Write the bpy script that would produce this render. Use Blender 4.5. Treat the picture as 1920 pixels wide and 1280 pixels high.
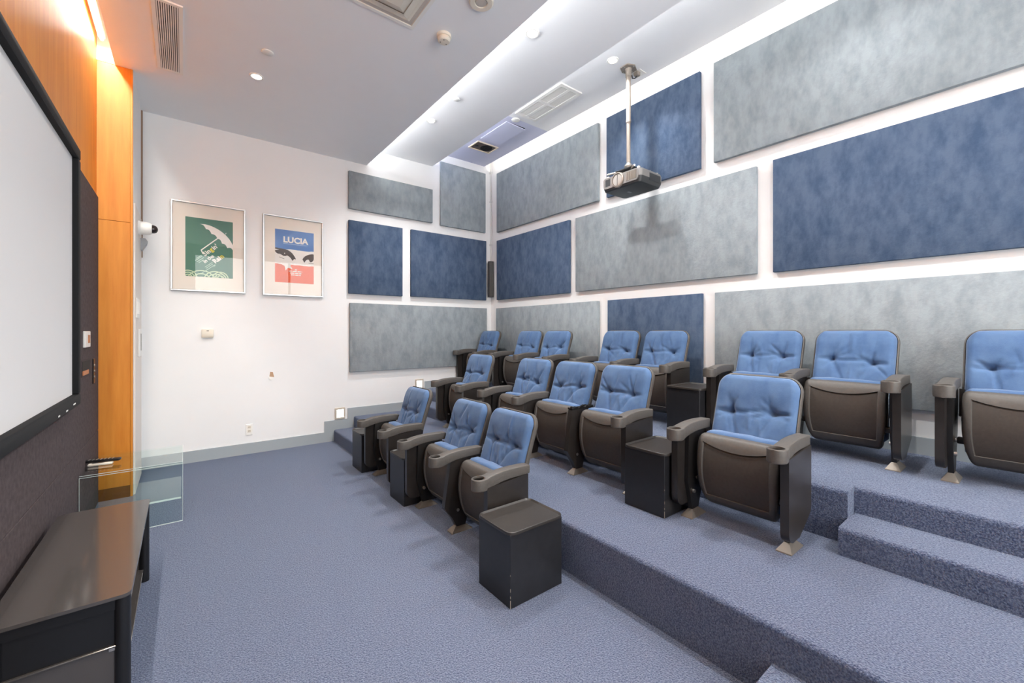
import bpy, bmesh, math, random
from mathutils import Vector, Matrix

for _o in list(bpy.data.objects):
    bpy.data.objects.remove(_o)
SC = bpy.context.scene
COL = SC.collection
PI = math.pi

# ------------------------------------------------------------------ camera, world, light, exposure
cam_d = bpy.data.cameras.new('camera')
cam = bpy.data.objects.new('camera', cam_d)
COL.objects.link(cam)
cam.location = (0.0, 0.0, 1.6)
cam.rotation_euler = (PI / 2, 0, -math.radians(37.979))
cam_d.sensor_width = 36.0
cam_d.lens = 36.0 * 787.606 / 1920.0
cam_d.shift_y = -(640.0 - 620.979) / 1920.0
cam_d.clip_start = 0.02
SC.camera = cam

w = bpy.data.worlds.new('world')
SC.world = w
w.use_nodes = True
w.node_tree.nodes['Background'].inputs[0].default_value = (1.0, 0.995, 0.985, 1)
w.node_tree.nodes['Background'].inputs[1].default_value = 4.6

SC.view_settings.view_transform = 'Standard'
SC.view_settings.look = 'None'
SC.view_settings.gamma = 1.0
SC.view_settings.use_curve_mapping = False
SC.view_settings.exposure = 0.75
SC.cycles.use_denoising = True
SC.cycles.max_bounces = 10
SC.cycles.diffuse_bounces = 6
SC.cycles.transparent_max_bounces = 16
SC.cycles.caustics_reflective = False
SC.cycles.caustics_refractive = False

P_DOWN = 62.0       # watts of one downlight
P_COVE = 26.0       # watts per metre of cove tube
LAMP = (1.0, 0.985, 0.965)
COOL = (0.97, 0.98, 1.0)

def area(name, loc, sx, sy, power, rot, color, parent=None):
    d = bpy.data.lights.new(name, 'AREA')
    d.shape = 'RECTANGLE'; d.size = sx; d.size_y = sy
    d.energy = power; d.color = color
    o = bpy.data.objects.new(name, d); COL.objects.link(o)
    o.location = loc; o.rotation_euler = rot
    o['kind'] = 'helper'
    if parent: o.parent = parent
    return o

# hidden fluorescent tubes lying in the ceiling coves
Y0, Y1 = -2.5, 6.449
YL, YM = Y1 - Y0 - 0.3, (Y0 + Y1) / 2
area('cove_tube_light', (1.95, YM, 4.235), 0.05, YL, P_COVE * YL * 0.34, (0, PI + 0.30, 0), COOL)
area('cove_tube_light', (3.10, YM, 4.49), 0.05, YL, P_COVE * YL * 0.17, (0, PI + 0.3, 0), COOL)
area('cove_tube_light', (4.30, YM, 4.80), 0.05, YL, P_COVE * YL * 0.07, (0, -PI / 2 + 0.35, 0), (1.0, 0.93, 0.84))
area('cove_tube_light', (-0.600, YM - 0.45, 4.285), 0.04, YL - 0.95, P_COVE * YL * 0.44, (0, 0, 0), (1.0, 0.95, 0.88))

# ------------------------------------------------------------------ helpers
def srgb(r, g, b):
    f = lambda c: (c / 255 / 12.92) if c / 255 <= 0.04045 else ((c / 255 + 0.055) / 1.055) ** 2.4
    return (f(r), f(g), f(b), 1.0)

MATS = {}
def mat(name, col, rough=0.6, metal=0.0, spec=0.5, var=0.0, scale=8.0, stretch=(1, 1, 1), col2=None,
        bump=0.0, bscale=60.0, bstretch=(1, 1, 1), emit=None, estr=0.0, sheen=0.0, stint=(0.75, 0.85, 1.0, 1), detail=4.0, lo=0.35, hi=0.65, bdist=0.01):
    if name in MATS: return MATS[name]
    m = bpy.data.materials.new(name); m.use_nodes = True
    nt = m.node_tree; N = nt.nodes; L = nt.links
    b = N['Principled BSDF']
    b.inputs['Base Color'].default_value = col
    b.inputs['Roughness'].default_value = rough
    b.inputs['Metallic'].default_value = metal
    b.inputs['Specular IOR Level'].default_value = spec
    if sheen:
        b.inputs['Sheen Weight'].default_value = sheen
        b.inputs['Sheen Roughness'].default_value = 0.4
        b.inputs['Sheen Tint'].default_value = stint
    if emit:
        b.inputs['Emission Color'].default_value = emit
        b.inputs['Emission Strength'].default_value = estr
    if var or col2 or bump:
        tc = N.new('ShaderNodeTexCoord')
    def noise(sc_, st, det):
        mp = N.new('ShaderNodeMapping'); mp.inputs['Scale'].default_value = st
        L.new(tc.outputs['Object'], mp.inputs['Vector'])
        n = N.new('ShaderNodeTexNoise'); n.inputs['Scale'].default_value = sc_; n.inputs['Detail'].default_value = det
        n.inputs['Roughness'].default_value = 0.6
        L.new(mp.outputs['Vector'], n.inputs['Vector'])
        return n
    if col2 or var:
        c2 = col2 or tuple(list(c * (1 - var) for c in col[:3]) + [1])
        n = noise(scale, stretch, detail)
        r = N.new('ShaderNodeValToRGB')
        r.color_ramp.elements[0].position = lo; r.color_ramp.elements[0].color = c2
        r.color_ramp.elements[1].position = hi; r.color_ramp.elements[1].color = col
        L.new(n.outputs['Fac'], r.inputs['Fac']); L.new(r.outputs['Color'], b.inputs['Base Color'])
    if bump:
        n = noise(bscale, bstretch, 3.0)
        bp = N.new('ShaderNodeBump'); bp.inputs['Strength'].default_value = bump; bp.inputs['Distance'].default_value = bdist
        L.new(n.outputs['Fac'], bp.inputs['Height']); L.new(bp.outputs['Normal'], b.inputs['Normal'])
    MATS[name] = m
    return m

def emat(name, col, strength):
    if name in MATS: return MATS[name]
    m = bpy.data.materials.new(name); m.use_nodes = True
    nt = m.node_tree; nt.nodes.clear()
    e = nt.nodes.new('ShaderNodeEmission'); e.inputs[0].default_value = col; e.inputs[1].default_value = strength
    o = nt.nodes.new('ShaderNodeOutputMaterial'); nt.links.new(e.outputs[0], o.inputs[0])
    MATS[name] = m; return m

def thin_glass(name, tint, ior=1.45, rough=0.0, gl=(1, 1, 1, 1)):
    m = bpy.data.materials.new(name); m.use_nodes = True
    nt = m.node_tree; nt.nodes.clear(); N = nt.nodes; L = nt.links
    t = N.new('ShaderNodeBsdfTransparent'); t.inputs[0].default_value = tint
    g = N.new('ShaderNodeBsdfGlossy'); g.inputs['Roughness'].default_value = rough; g.inputs[0].default_value = gl
    f0 = N.new('ShaderNodeFresnel'); f0.inputs[0].default_value = ior
    ge = N.new('ShaderNodeNewGeometry'); iv = N.new('ShaderNodeMath'); iv.operation = 'SUBTRACT'; iv.inputs[0].default_value = 1.0
    f = N.new('ShaderNodeMath'); f.operation = 'MULTIPLY'
    L.new(ge.outputs['Backfacing'], iv.inputs[1]); L.new(f0.outputs[0], f.inputs[0]); L.new(iv.outputs[0], f.inputs[1])
    mx = N.new('ShaderNodeMixShader'); o = N.new('ShaderNodeOutputMaterial')
    L.new(f.outputs[0], mx.inputs[0]); L.new(t.outputs[0], mx.inputs[1]); L.new(g.outputs[0], mx.inputs[2]); L.new(mx.outputs[0], o.inputs[0])
    MATS[name] = m; return m

class MB:
    """collects shapes into one bmesh"""
    def __init__(s): s.bm = bmesh.new()
    def box(s, x0, x1, y0, y1, z0, z1, bev=0.0, seg=2):
        r = bmesh.ops.create_cube(s.bm, size=1.0)
        vs = r['verts']
        for v in vs:
            v.co = Vector((x0 + (v.co.x + .5) * (x1 - x0), y0 + (v.co.y + .5) * (y1 - y0), z0 + (v.co.z + .5) * (z1 - z0)))
        if bev:
            es = list({e for v in vs for e in v.link_edges})
            bmesh.ops.bevel(s.bm, geom=es, offset=bev, segments=seg, affect='EDGES', profile=0.5)
        return s
    def prism(s, pts, axis, a, b):
        """2-D polygon (list of pairs) extruded along an axis from a to b; pairs are the two other axes in xyz order"""
        def P(p, h):
            return {'x': (h, p[0], p[1]), 'y': (p[0], h, p[1]), 'z': (p[0], p[1], h)}[axis]
        A = [s.bm.verts.new(P(p, a)) for p in pts]; B = [s.bm.verts.new(P(p, b)) for p in pts]
        n = len(pts)
        s.bm.faces.new(A); s.bm.faces.new(B)
        for i in range(n):
            s.bm.faces.new((A[i], A[(i + 1) % n], B[(i + 1) % n], B[i]))
        return s
    def loft(s, rings, cap=True, closed=True):
        R = [[s.bm.verts.new(p) for p in r] for r in rings]
        n = len(R[0])
        for i in range(len(R) - 1):
            for j in range(n if closed else n - 1):
                s.bm.faces.new((R[i][j], R[i][(j + 1) % n], R[i + 1][(j + 1) % n], R[i + 1][j]))
        if cap:
            s.bm.faces.new(R[0]); s.bm.faces.new(R[-1])
        return R
    def lathe(s, prof, c=(0, 0, 0), axis='z', n=24, capa=False, capb=False):
        rings = []
        for r, h in prof:
            ring = []
            for k in range(n):
                a = 2 * PI * k / n
                u, v = r * math.cos(a), r * math.sin(a)
                p = {'z': (u, v, h), 'x': (h, u, v), 'y': (u, h, v)}[axis]
                ring.append((c[0] + p[0], c[1] + p[1], c[2] + p[2]))
            rings.append(ring)
        R = s.loft(rings, cap=False)
        if capa: s.bm.faces.new(R[0])
        if capb: s.bm.faces.new(R[-1])
        return s
    def cyl(s, p0, p1, r0, r1=None, n=16):
        r1 = r0 if r1 is None else r1
        p0, p1 = Vector(p0), Vector(p1); d = (p1 - p0).normalized()
        u = d.orthogonal().normalized(); v = d.cross(u)
        rg = lambda p, r: [tuple(p + u * r * math.cos(2 * PI * k / n) + v * r * math.sin(2 * PI * k / n)) for k in range(n)]
        s.loft([rg(p0, r0), rg(p1, r1)]); return s
    def tube(s, pts, r, n=8):
        pts = [Vector(p) for p in pts]; rings = []
        u = None
        for i, p in enumerate(pts):
            d = ((pts[min(i + 1, len(pts) - 1)] - pts[max(i - 1, 0)])).normalized()
            if u is None: u = d.orthogonal().normalized()
            u = (u - d * u.dot(d)).normalized(); v = d.cross(u)
            rings.append([tuple(p + u * r * math.cos(2 * PI * k / n) + v * r * math.sin(2 * PI * k / n)) for k in range(n)])
        s.loft(rings); return s
    def bevel_all(s, off, seg=2, ang=40):
        es = [e for e in s.bm.edges if len(e.link_faces) == 2 and e.calc_face_angle(0) > math.radians(ang)]
        bmesh.ops.bevel(s.bm, geom=es, offset=off, segments=seg, affect='EDGES', profile=0.5)
        return s
    def mesh(s, name, m, smooth=35):
        bmesh.ops.recalc_face_normals(s.bm, faces=s.bm.faces[:])
        me = bpy.data.meshes.new(name); s.bm.to_mesh(me); s.bm.free()
        if smooth:
            for p in me.polygons: p.use_smooth = True
            me.set_sharp_from_angle(angle=math.radians(smooth))
        if m: me.materials.append(m)
        return me

def link(name, me, parent=None, loc=(0, 0, 0)):
    o = bpy.data.objects.new(name, me); COL.objects.link(o); o.location = loc
    if parent is not None: o.parent = parent
    return o
def obj(name, mb, m, parent=None, loc=(0, 0, 0), smooth=35):
    return link(name, mb.mesh(name, m, smooth), parent, loc)
def tag(o, label, cat, group=None, kind=None):
    o['label'] = label; o['category'] = cat
    if group: o['group'] = group
    if kind: o['kind'] = kind
    return o
def thing(name, label, cat, loc=(0, 0, 0), group=None, kind=None):
    o = bpy.data.objects.new(name, None); COL.objects.link(o); o.location = loc
    o.empty_display_size = 0.1
    return tag(o, label, cat, group, kind)
def rrect(x0, x1, y0, y1, r, n=6):
    pts = []
    for cx, cy, a0 in ((x1 - r, y1 - r, 0), (x0 + r, y1 - r, 90), (x0 + r, y0 + r, 180), (x1 - r, y0 + r, 270)):
        for k in range(n + 1):
            a = math.radians(a0 + 90 * k / n); pts.append((cx + r * math.cos(a), cy + r * math.sin(a)))
    return pts

# ------------------------------------------------------------------ materials
M_WALL = mat('white_wall_paint', srgb(234, 234, 233), 0.55, var=0.02, scale=2.0, bump=0.05, bscale=220)
M_CEIL = mat('ceiling_paint', srgb(242, 242, 242), 0.6, var=0.02, scale=1.5)
M_LAV = mat('lavender_ceiling_paint', srgb(208, 210, 230), 0.6)
M_CARPET = mat('blue_carpet', srgb(113, 123, 148), 0.95, spec=0.05, sheen=0.4, col2=srgb(60, 70, 102), scale=120, detail=4, lo=0.40, hi=0.60,
               bump=1.0, bscale=130, bdist=0.03)
M_TRIM = mat('grey_trim_paint', srgb(158, 166, 170), 0.5)
M_WOOD = mat('maple_veneer', srgb(216, 139, 50), 0.42, spec=0.4, col2=srgb(202, 122, 36), scale=3.0, stretch=(6, 6, 0.5), detail=6)
M_PLUM = mat('plum_fabric', srgb(92, 82, 82), 0.9, spec=0.15, col2=srgb(76, 67, 69), scale=30, bump=0.3, bscale=300)
M_GREYP = mat('grey_suede', srgb(147, 155, 159), 0.9, spec=0.15, col2=srgb(128, 136, 141), scale=7, stretch=(1.6, 1.6, 0.8), detail=7, lo=0.33, hi=0.62, bump=0.25, bscale=40)
M_BLUEP = mat('blue_suede', srgb(82, 97, 118), 0.9, spec=0.15, col2=srgb(59, 76, 100), scale=7, stretch=(1.6, 1.6, 0.8), detail=7, lo=0.33, hi=0.62, bump=0.25, bscale=40)
M_WHITE = mat('white_plastic', srgb(238, 236, 230), 0.4)
M_CREAM = mat('cream_plastic', srgb(228, 219, 203), 0.45)
M_BLACK = mat('black_velvet', srgb(24, 25, 27), 0.8, spec=0.3)
M_BLKMET = mat('black_metal', srgb(22, 22, 24), 0.35, spec=0.5)
M_SCREEN = mat('screen_cloth', srgb(224, 222, 220), 0.9, spec=0.1)
M_PLAS = mat('brown_grey_plastic', srgb(83, 79, 75), 0.5, spec=0.4, var=0.12, scale=60, bump=0.1, bscale=500)
M_PLASD = mat('dark_brown_plastic', srgb(66, 60, 55), 0.55, spec=0.35, var=0.15, scale=60, bump=0.1, bscale=500)
M_STD = mat('dark_brown_metal', srgb(43, 39, 37), 0.3, spec=0.5, var=0.2, scale=14)
M_STDK = mat('black_steel', srgb(26, 24, 23), 0.4, spec=0.5)
M_FAB = mat('blue_velour', srgb(82, 107, 141), 0.85, spec=0.15, col2=srgb(68, 93, 130), scale=9, detail=5, sheen=0.45, bump=0.15, bscale=250)
M_FOOT = mat('worn_nickel', srgb(120, 113, 105), 0.42, metal=0.5)
M_BOLT = mat('bolt_steel', srgb(200, 195, 188), 0.3, metal=0.9)
M_CUP = mat('cup_black', srgb(17, 15, 14), 0.7, spec=0.2)
M_TABLE = mat('black_lacquer', srgb(33, 33, 36), 0.38, spec=0.5, var=0.2, scale=20)
M_TRAY = mat('tray_plastic', srgb(48, 44, 41), 0.4, spec=0.5, var=0.15, scale=25)
M_ALU = mat('brushed_aluminium', srgb(205, 205, 205), 0.3, metal=0.9)
M_MATB = mat('mat_board', srgb(238, 228, 215), 0.8)
M_NICKEL = mat('mount_metal', srgb(152, 142, 132), 0.45, metal=0.3)
M_PROJ = mat('projector_grey', srgb(132, 129, 127), 0.4, metal=0.3)
M_PROJD = mat('projector_dark', srgb(46, 48, 50), 0.45)
M_DARK = mat('dark_void', srgb(28, 26, 25), 0.8)
M_GLASS = thin_glass('table_glass', (0.955, 0.985, 0.975, 1))
M_GEDGE = mat('glass_edge', srgb(206, 220, 216), 0.15, spec=0.6)
M_PGLASS = thin_glass('picture_glass', (0.98, 0.98, 0.98, 1))
M_BGLASS = mat('smoked_black_glass', srgb(68, 64, 62), 0.10, spec=1.0)
E_LAMP = emat('lamp_glow', (1.0, 0.95, 0.86, 1), 6.0)
E_LENS = emat('frosted_lens_glow', (1.0, 0.97, 0.93, 1), 1.6)
E_STEP = emat('step_light_glow', (1.0, 0.96, 0.88, 1), 3.0)

# ------------------------------------------------------------------ the room
XB, DA = 4.54, 6.449
XS, XL = -0.645, -0.39      # screen wall plane, left wall plane beyond the pier
T1, T2 = 0.325, 0.64
X1, X2 = 2.01, 3.13
def struct(name, mb, m, label, cat, parent=None, smooth=35):
    o = obj(name, mb, m, parent, smooth=smooth)
    if parent is None: tag(o, label, cat, kind='structure')
    return o

struct('floor', MB().box(-1.2, XB, Y0, DA, -0.12, 0), M_CARPET, 'blue carpeted flat floor in front of the seating tiers', 'floor')
def nosed(x0, x1, y0, y1, z0, z1, r=0.025):
    pts = [(x1, z0), (x0, z0), (x0, z1 - r)]
    for k in range(1, 6):
        a = PI - k * PI / 12; pts.append((x0 + r + r * math.cos(a), z1 - r + r * math.sin(a)))
    pts += [(x0 + r, z1), (x1, z1)]
    return MB().prism(pts, 'y', y0, y1)
struct('floor', nosed(X1, XB, Y0, DA, 0.0, T1), M_CARPET, 'lower carpeted seating tier carrying the middle row of chairs', 'floor tier')
b = nosed(X2, XB, 0.745, DA, T1, T2)
pts = MB()
struct('floor', b, M_CARPET, 'upper carpeted seating tier carrying the back row of chairs', 'floor tier')
struct('floor', nosed(3.26, XB, Y0, 0.745, T1, T2), M_CARPET, 'upper tier landing set back behind the near aisle step', 'floor tier')
struct('floor', nosed(1.72, X1, -1.2, 0.74, 0, T1 / 2), M_CARPET, 'carpeted half step at the near end of the lower tier', 'step')
struct('floor', nosed(2.945, 3.26, -1.2, 0.745, T1, T1 + (T2 - T1) / 2), M_CARPET, 'carpeted half step up to the upper tier on the right', 'step')
struct('floor', nosed(1.725, X1, 5.13, DA, 0, T1 / 2), M_CARPET, 'carpeted half step at the far wall below the left small step light', 'step')
struct('floor', nosed(2.86, X2, 5.13, DA, T1, T1 + (T2 - T1) / 2), M_CARPET, 'carpeted half step at the far wall below the right small step light', 'step')

struct('wall_far', MB().box(-1.3, XB + 0.15, DA, DA + 0.15, -0.1, 5.1), M_WALL, 'off-white far wall with framed posters and acoustic panels', 'wall')
struct('wall_right', MB().box(XB, XB + 0.15, Y0 - 0.15, DA, -0.1, 5.1), M_WALL, 'white long wall covered in acoustic panels', 'wall')
WX0, WX1, WZ0, WZ1 = 0.2, 4.0, 0.75, 3.9
wn = MB(); wn.box(-1.3, WX0, Y0 - 0.15, Y0, -0.1, 5.1); wn.box(WX1, XB, Y0 - 0.15, Y0, -0.1, 5.1); wn.box(WX0, WX1, Y0 - 0.15, Y0, -0.1, WZ0); wn.box(WX0, WX1, Y0 - 0.15, Y0, WZ1, 5.1)
struct('wall_near', wn, M_WALL, 'white wall with an added wide fill window behind the camera', 'wall')
w1 = thing('fill_window_1', 'added wide white framed window for soft fill in the near wall behind the camera', 'window', kind='structure')  # added window, lets world light in as soft fill
for a in ((WX0, WX1, WZ0, WZ0 + 0.06), (WX0, WX1, WZ1 - 0.06, WZ1), (WX0, WX0 + 0.06, WZ0 + 0.06, WZ1 - 0.06), (WX1 - 0.06, WX1, WZ0 + 0.06, WZ1 - 0.06), (1.44, 1.50, WZ0 + 0.06, WZ1 - 0.06), (2.70, 2.76, WZ0 + 0.06, WZ1 - 0.06)):
    obj('fill_window_frame', MB().box(a[0], a[1], Y0 - 0.10, Y0 - 0.03, a[2], a[3]), M_WHITE, w1)
for a, c in ((0.26, 1.44), (1.50, 2.70), (2.76, 3.94)): obj('pane', MB().box(a, c, Y0 - 0.07, Y0 - 0.064, WZ0 + 0.06, WZ1 - 0.06), M_PGLASS, w1)
_pd = bpy.data.lights.new('window_portal', 'AREA'); _pd.shape = 'RECTANGLE'; _pd.size = WX1 - WX0; _pd.size_y = WZ1 - WZ0; _pd.cycles.is_portal = True
_po = bpy.data.objects.new('window_portal', _pd); COL.objects.link(_po); _po.location = ((WX0 + WX1) / 2, Y0 - 0.16, (WZ0 + WZ1) / 2); _po.rotation_euler = (PI / 2, 0, 0); _po['kind'] = 'helper'
# left: maple screen wall, the pier return and the painted wall beyond it
wl = thing('wall_left', 'maple veneered screen wall with dark plum fabric panels', 'wall', kind='structure')
obj('wood_wall', MB().box(XS - 0.12, XS, Y0, 5.49, 0, 5.1), M_WOOD, wl)
for nm, z0, z1 in (('veneer_panel', 2.655, 4.142), ('veneer_panel', 0.11, 2.652)):
    obj(nm, MB().box(XS, XL - 0.012, 5.49, 5.52, z0, z1, 0.002, 1), M_WOOD, wl)
obj('slot_glare_board', MB().box(XS - 0.1, -0.30, 5.49, 5.52, 4.145, 5.0), M_WALL, wl)  # top of the maple pier, painted white for the slot lamp's glare
obj('corner_bead', MB().box(XL - 0.022, XL - 0.002, 5.485, 5.51, 0.0, 4.142, 0.003, 1), M_WOOD, wl)
obj('kickboard', MB().box(XS, XL - 0.025, 5.487, 5.52, 0.0, 0.11), mat('kick_black', srgb(14, 14, 15), 0.9, spec=0.1), wl)
zr = [(0.0, 0.675), (0.679, 2.856)]
yr = [5.487, 3.967, 2.45, 0.93, -0.59, -2.1]
for z0, z1 in zr:
    for a, c in zip(yr[:-1], yr[1:]):
        obj('wall_panel', MB().box(XS, XS + 0.012, c + 0.003, a, z0 + 0.002, z1, 0.002, 1), M_PLUM, wl)
struct('wall_left', MB().box(-1.2, XL, 5.52, DA, 0, 5.1), M_WALL, 'short painted wall between the maple pier and the far wall', 'wall')
M_DOOR = mat('beige_door_paint', srgb(222, 214, 206), 0.5)
d1 = struct('door_1', MB().box(XL, XL + 0.012, 5.53, 6.30, 0.0, 2.86, 0.003, 1), M_DOOR, 'plain beige flush door beside the maple pier', 'door')
struct('trim_1', MB().box(XL, XL + 0.014, 6.425, 6.447, 2.45, 4.14), mat('corner_strip_brown', srgb(140, 108, 84), 0.6), 'thin maple corner strip beside the far wall', 'trim')

# ceilings: three levels stepping up towards the right wall, with coves between them
struct('ceiling', MB().box(-0.52, 2.205, Y0, DA, 4.142, 4.20), M_CEIL, 'low grey ceiling over the front of the room', 'ceiling')
struct('ceiling', MB().box(1.55, 3.316, Y0, DA, 4.396, 4.45), M_CEIL, 'middle ceiling level lit by the hidden cove', 'ceiling')
struct('ceiling', MB().box(2.75, 4.383, Y0, 4.72, 4.65, 4.70), M_CEIL, 'highest grey ceiling level carrying the projector', 'ceiling')
struct('ceiling', MB().box(2.75, 4.383, 4.72, DA, 4.65, 4.70), M_LAV, 'lavender painted end of the highest ceiling level', 'ceiling')
struct('ceiling', MB().box(1.49, 1.55, Y0, DA, 4.20, 4.45), M_WALL, 'upright back of the first ceiling cove', 'ceiling')
struct('ceiling', MB().box(2.69, 2.75, Y0, DA, 4.45, 4.70), M_WALL, 'upright back of the second ceiling cove', 'ceiling')
struct('ceiling', MB().box(4.05, 4.10, Y0, DA, 4.70, 5.05), M_WALL, 'upright back of the wall washing slot', 'ceiling')
struct('ceiling', MB().box(-1.2, 4.54, Y0, DA, 5.05, 5.15), M_WALL, 'roof slab above the suspended ceilings', 'ceiling')
struct('ceiling', MB().box(-0.36, -0.30, Y0, DA, 4.20, 5.05), M_WALL, 'upright back of the screen wall light slot', 'ceiling')

tl = thing('slot_lamp', 'long glowing tube lamp inside the slot above the screen wall', 'lamp', (-0.600, 1.5, 4.285))
obj('housing', MB().box(-0.025, 0.025, -3.9, 3.9, 0.028, 0.06), M_WHITE, tl)
obj('glowing_tube', MB().cyl((0, -3.9, 0.016), (0, 3.9, 0.016), 0.013, n=10), emat('tube_glow', (1.0, 0.96, 0.9, 1), 6.0), tl)
# baseboards
st = [(XL, 0.0), (XL, 0.142), (1.596, 0.142), (1.596, 0.30), (1.922, 0.30), (1.922, 0.457), (2.863, 0.457), (2.863, 0.609), (3.176, 0.609), (3.176, 0.765), (4.53, 0.765), (4.53, 0.0)]
struct('baseboard_far', MB().prism(st, 'y', DA - 0.016, DA), M_TRIM, 'grey skirting board stepping up along the far wall', 'baseboard', smooth=0)
struct('baseboard_right', MB().box(XB - 0.016, XB, Y0, DA - 0.016, T2, 0.775), M_TRIM, 'grey skirting board along the right wall', 'baseboard')

# ------------------------------------------------------------------ acoustic panels
def panelA(x0, x1, z0, z1, m, label):
    t = thing('acoustic_panel', label, 'acoustic panel', ((x0 + x1) / 2, DA - 0.002, z0), 'fabric acoustic panels on the walls')
    w_, h_ = (x1 - x0) / 2, z1 - z0
    obj('fabric_face', MB().box(-w_, w_, -0.05, -0.006, 0, h_, 0.006, 2), m, t)
    obj('backing_board', MB().box(-w_ + 0.02, w_ - 0.02, -0.006, 0, 0.02, h_ - 0.02), M_BLACK, t)
def panelB(y0, y1, z0, z1, m, label):
    t = thing('acoustic_panel', label, 'acoustic panel', (XB - 0.002, (y0 + y1) / 2, z0), 'fabric acoustic panels on the walls')
    w_, h_ = (y1 - y0) / 2, z1 - z0
    obj('fabric_face', MB().box(-0.05, -0.006, -w_, w_, 0, h_, 0.006, 2), m, t)
    obj('backing_board', MB().box(-0.006, 0, -w_ + 0.02, w_ - 0.02, 0.02, h_ - 0.02), M_BLACK, t)
panelA(1.927, 3.302, 3.427, 3.987, M_GREYP, 'low wide grey panel at the top of the far wall')
panelA(3.455, 4.38, 3.412, 4.503, M_GREYP, 'upright grey panel at the top of the far wall beside the corner')
panelA(1.927, 2.768, 2.163, 3.257, M_BLUEP, 'dark blue nearly square panel beside the framed posters')
panelA(2.915, 4.397, 2.17, 3.262, M_BLUEP, 'dark blue panel on the far wall beside the column speaker')
panelA(1.945, 4.408, 0.992, 2.025, M_GREYP, 'long grey panel at the bottom of the far wall')
panelB(3.831, 6.209, 3.402, 4.473, M_GREYP, 'grey panel at the top of the right wall next to the corner')
panelB(2.381, 3.682, 3.402, 4.475, M_BLUEP, 'dark blue panel directly behind the projector pole')
panelB(-0.9, 2.228, 3.415, 4.485, M_GREYP, 'large grey panel at the upper right of the photo')
panelB(4.379, 6.209, 2.171, 3.25, M_BLUEP, 'dark blue panel on the right wall next to the corner')
panelB(1.799, 4.252, 2.175, 3.245, M_GREYP, 'grey panel below the projector with its shadow on it')
panelB(-1.5, 1.651, 2.171, 3.257, M_BLUEP, 'large dark blue panel at the right of the photo')
panelB(3.83, 6.226, 0.99, 2.02, M_GREYP, 'grey panel behind the far chairs of the back row')
panelB(2.357, 3.664, 0.99, 2.018, M_BLUEP, 'dark blue panel behind the middle chairs of the back row')
panelB(-1.2, 2.216, 0.99, 2.016, M_GREYP, 'long grey panel behind the right chairs of the back row')

# ------------------------------------------------------------------ theatre chairs
def arm_mesh():
    st_ = []   # X, half width, top z, bottom z
    RC, XC = 0.051, -0.224
    for k in range(9):
        a = PI * (0.04 + 0.40 * k / 8)
        st_.append((XC - RC * math.cos(a), RC * math.sin(a), 0.628, 0.552))
    st_ += [(XC, RC, 0.628, 0.550), (-0.198, 0.0485, 0.628, 0.550), (-0.178, 0.0445, 0.628, 0.552), (-0.165, 0.041, 0.631, 0.554), (-0.148, 0.0385, 0.636, 0.558), (-0.11, 0.037, 0.643, 0.567), (-0.06, 0.0365, 0.649, 0.577), (0.0, 0.0365, 0.652, 0.583),
        (0.06, 0.0365, 0.652, 0.585), (0.12, 0.036, 0.650, 0.585), (0.165, 0.0355, 0.648, 0.585), (0.185, 0.0345, 0.646, 0.586), (0.192, 0.031, 0.643, 0.588)]
    mb = MB(); rings = []
    for X, hw, zt, zb in st_:
        r = min(0.007, hw * 0.6)
        ring = [(X, p[0], p[1]) for p in rrect(-hw, hw, zb, zt, r, 3)]
        rings.append(ring)
    mb.loft(rings)
    me = mb.mesh('armrest', M_PLAS, 40)
    o = link('tmp', me)
    cb = MB(); cb.lathe([(0.036, 0.562), (0.0405, 0.70)], (-0.224, 0, 0), 'z', 28, True, True)
    c = obj('tmpc', cb, M_PLAS)
    md = o.modifiers.new('b', 'BOOLEAN'); md.operation = 'DIFFERENCE'; md.object = c; md.solver = 'EXACT'
    dg = bpy.context.evaluated_depsgraph_get()
    res = bpy.data.meshes.new_from_object(o.evaluated_get(dg))
    res.name = 'armrest'
    for p in res.polygons: p.use_smooth = True
    res.set_sharp_from_angle(angle=math.radians(40))
    bpy.data.objects.remove(o); bpy.data.objects.remove(c)
    return res
ME_ARM = arm_mesh()
_r = MB(); _r.lathe([(0.0380, 0.624), (0.0388, 0.6305), (0.0412, 0.631), (0.0425, 0.627)], (-0.224, 0, 0), 'z', 28)
ME_RIM = _r.mesh('cup_rim', M_PLAS)
_r = MB(); _r.lathe([(0.0355, 0.5625), (0.0382, 0.6265)], (-0.224, 0, 0), 'z', 28, True, False)
ME_CUP = _r.mesh('cup_holder', M_CUP)

def standard_mesh():
    pts = [(-0.10, 0.575), (0.15, 0.59), (0.16, 0.52), (0.12, 0.36), (0.06, 0.14), (0.035, 0.045), (-0.045, 0.045), (-0.085, 0.12), (-0.14, 0.19), (-0.155, 0.22)]
    return MB().prism(pts, 'y', -0.023, 0.023).bevel_all(0.006, 2, 50).mesh('standard', M_STD)
ME_STD = standard_mesh()
def inner_mesh():
    pts = [(-0.09, 0.575), (0.15, 0.59), (0.16, 0.50), (0.13, 0.30), (0.065, 0.13), (0.035, 0.045), (-0.045, 0.045), (-0.065, 0.13), (-0.10, 0.25)]
    return MB().prism(pts, 'y', -0.014, 0.014).bevel_all(0.004, 1, 50).mesh('standard', M_STDK)
ME_INN = inner_mesh()
def endpanel_mesh():
    pts = [(-0.185, 0.565), (0.165, 0.59), (0.165, 0.22), (0.155, 0.195), (-0.02, 0.095)]
    for k in range(8):
        a = -PI / 2 - k * (PI / 2) / 7; pts.append((-0.115 + 0.07 * math.cos(a), 0.16 + 0.07 * math.sin(a)))
    return MB().prism(pts, 'y', -0.022, 0.022).bevel_all(0.004, 2, 50).mesh('end_panel', M_STD)
ME_END = endpanel_mesh()
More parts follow.
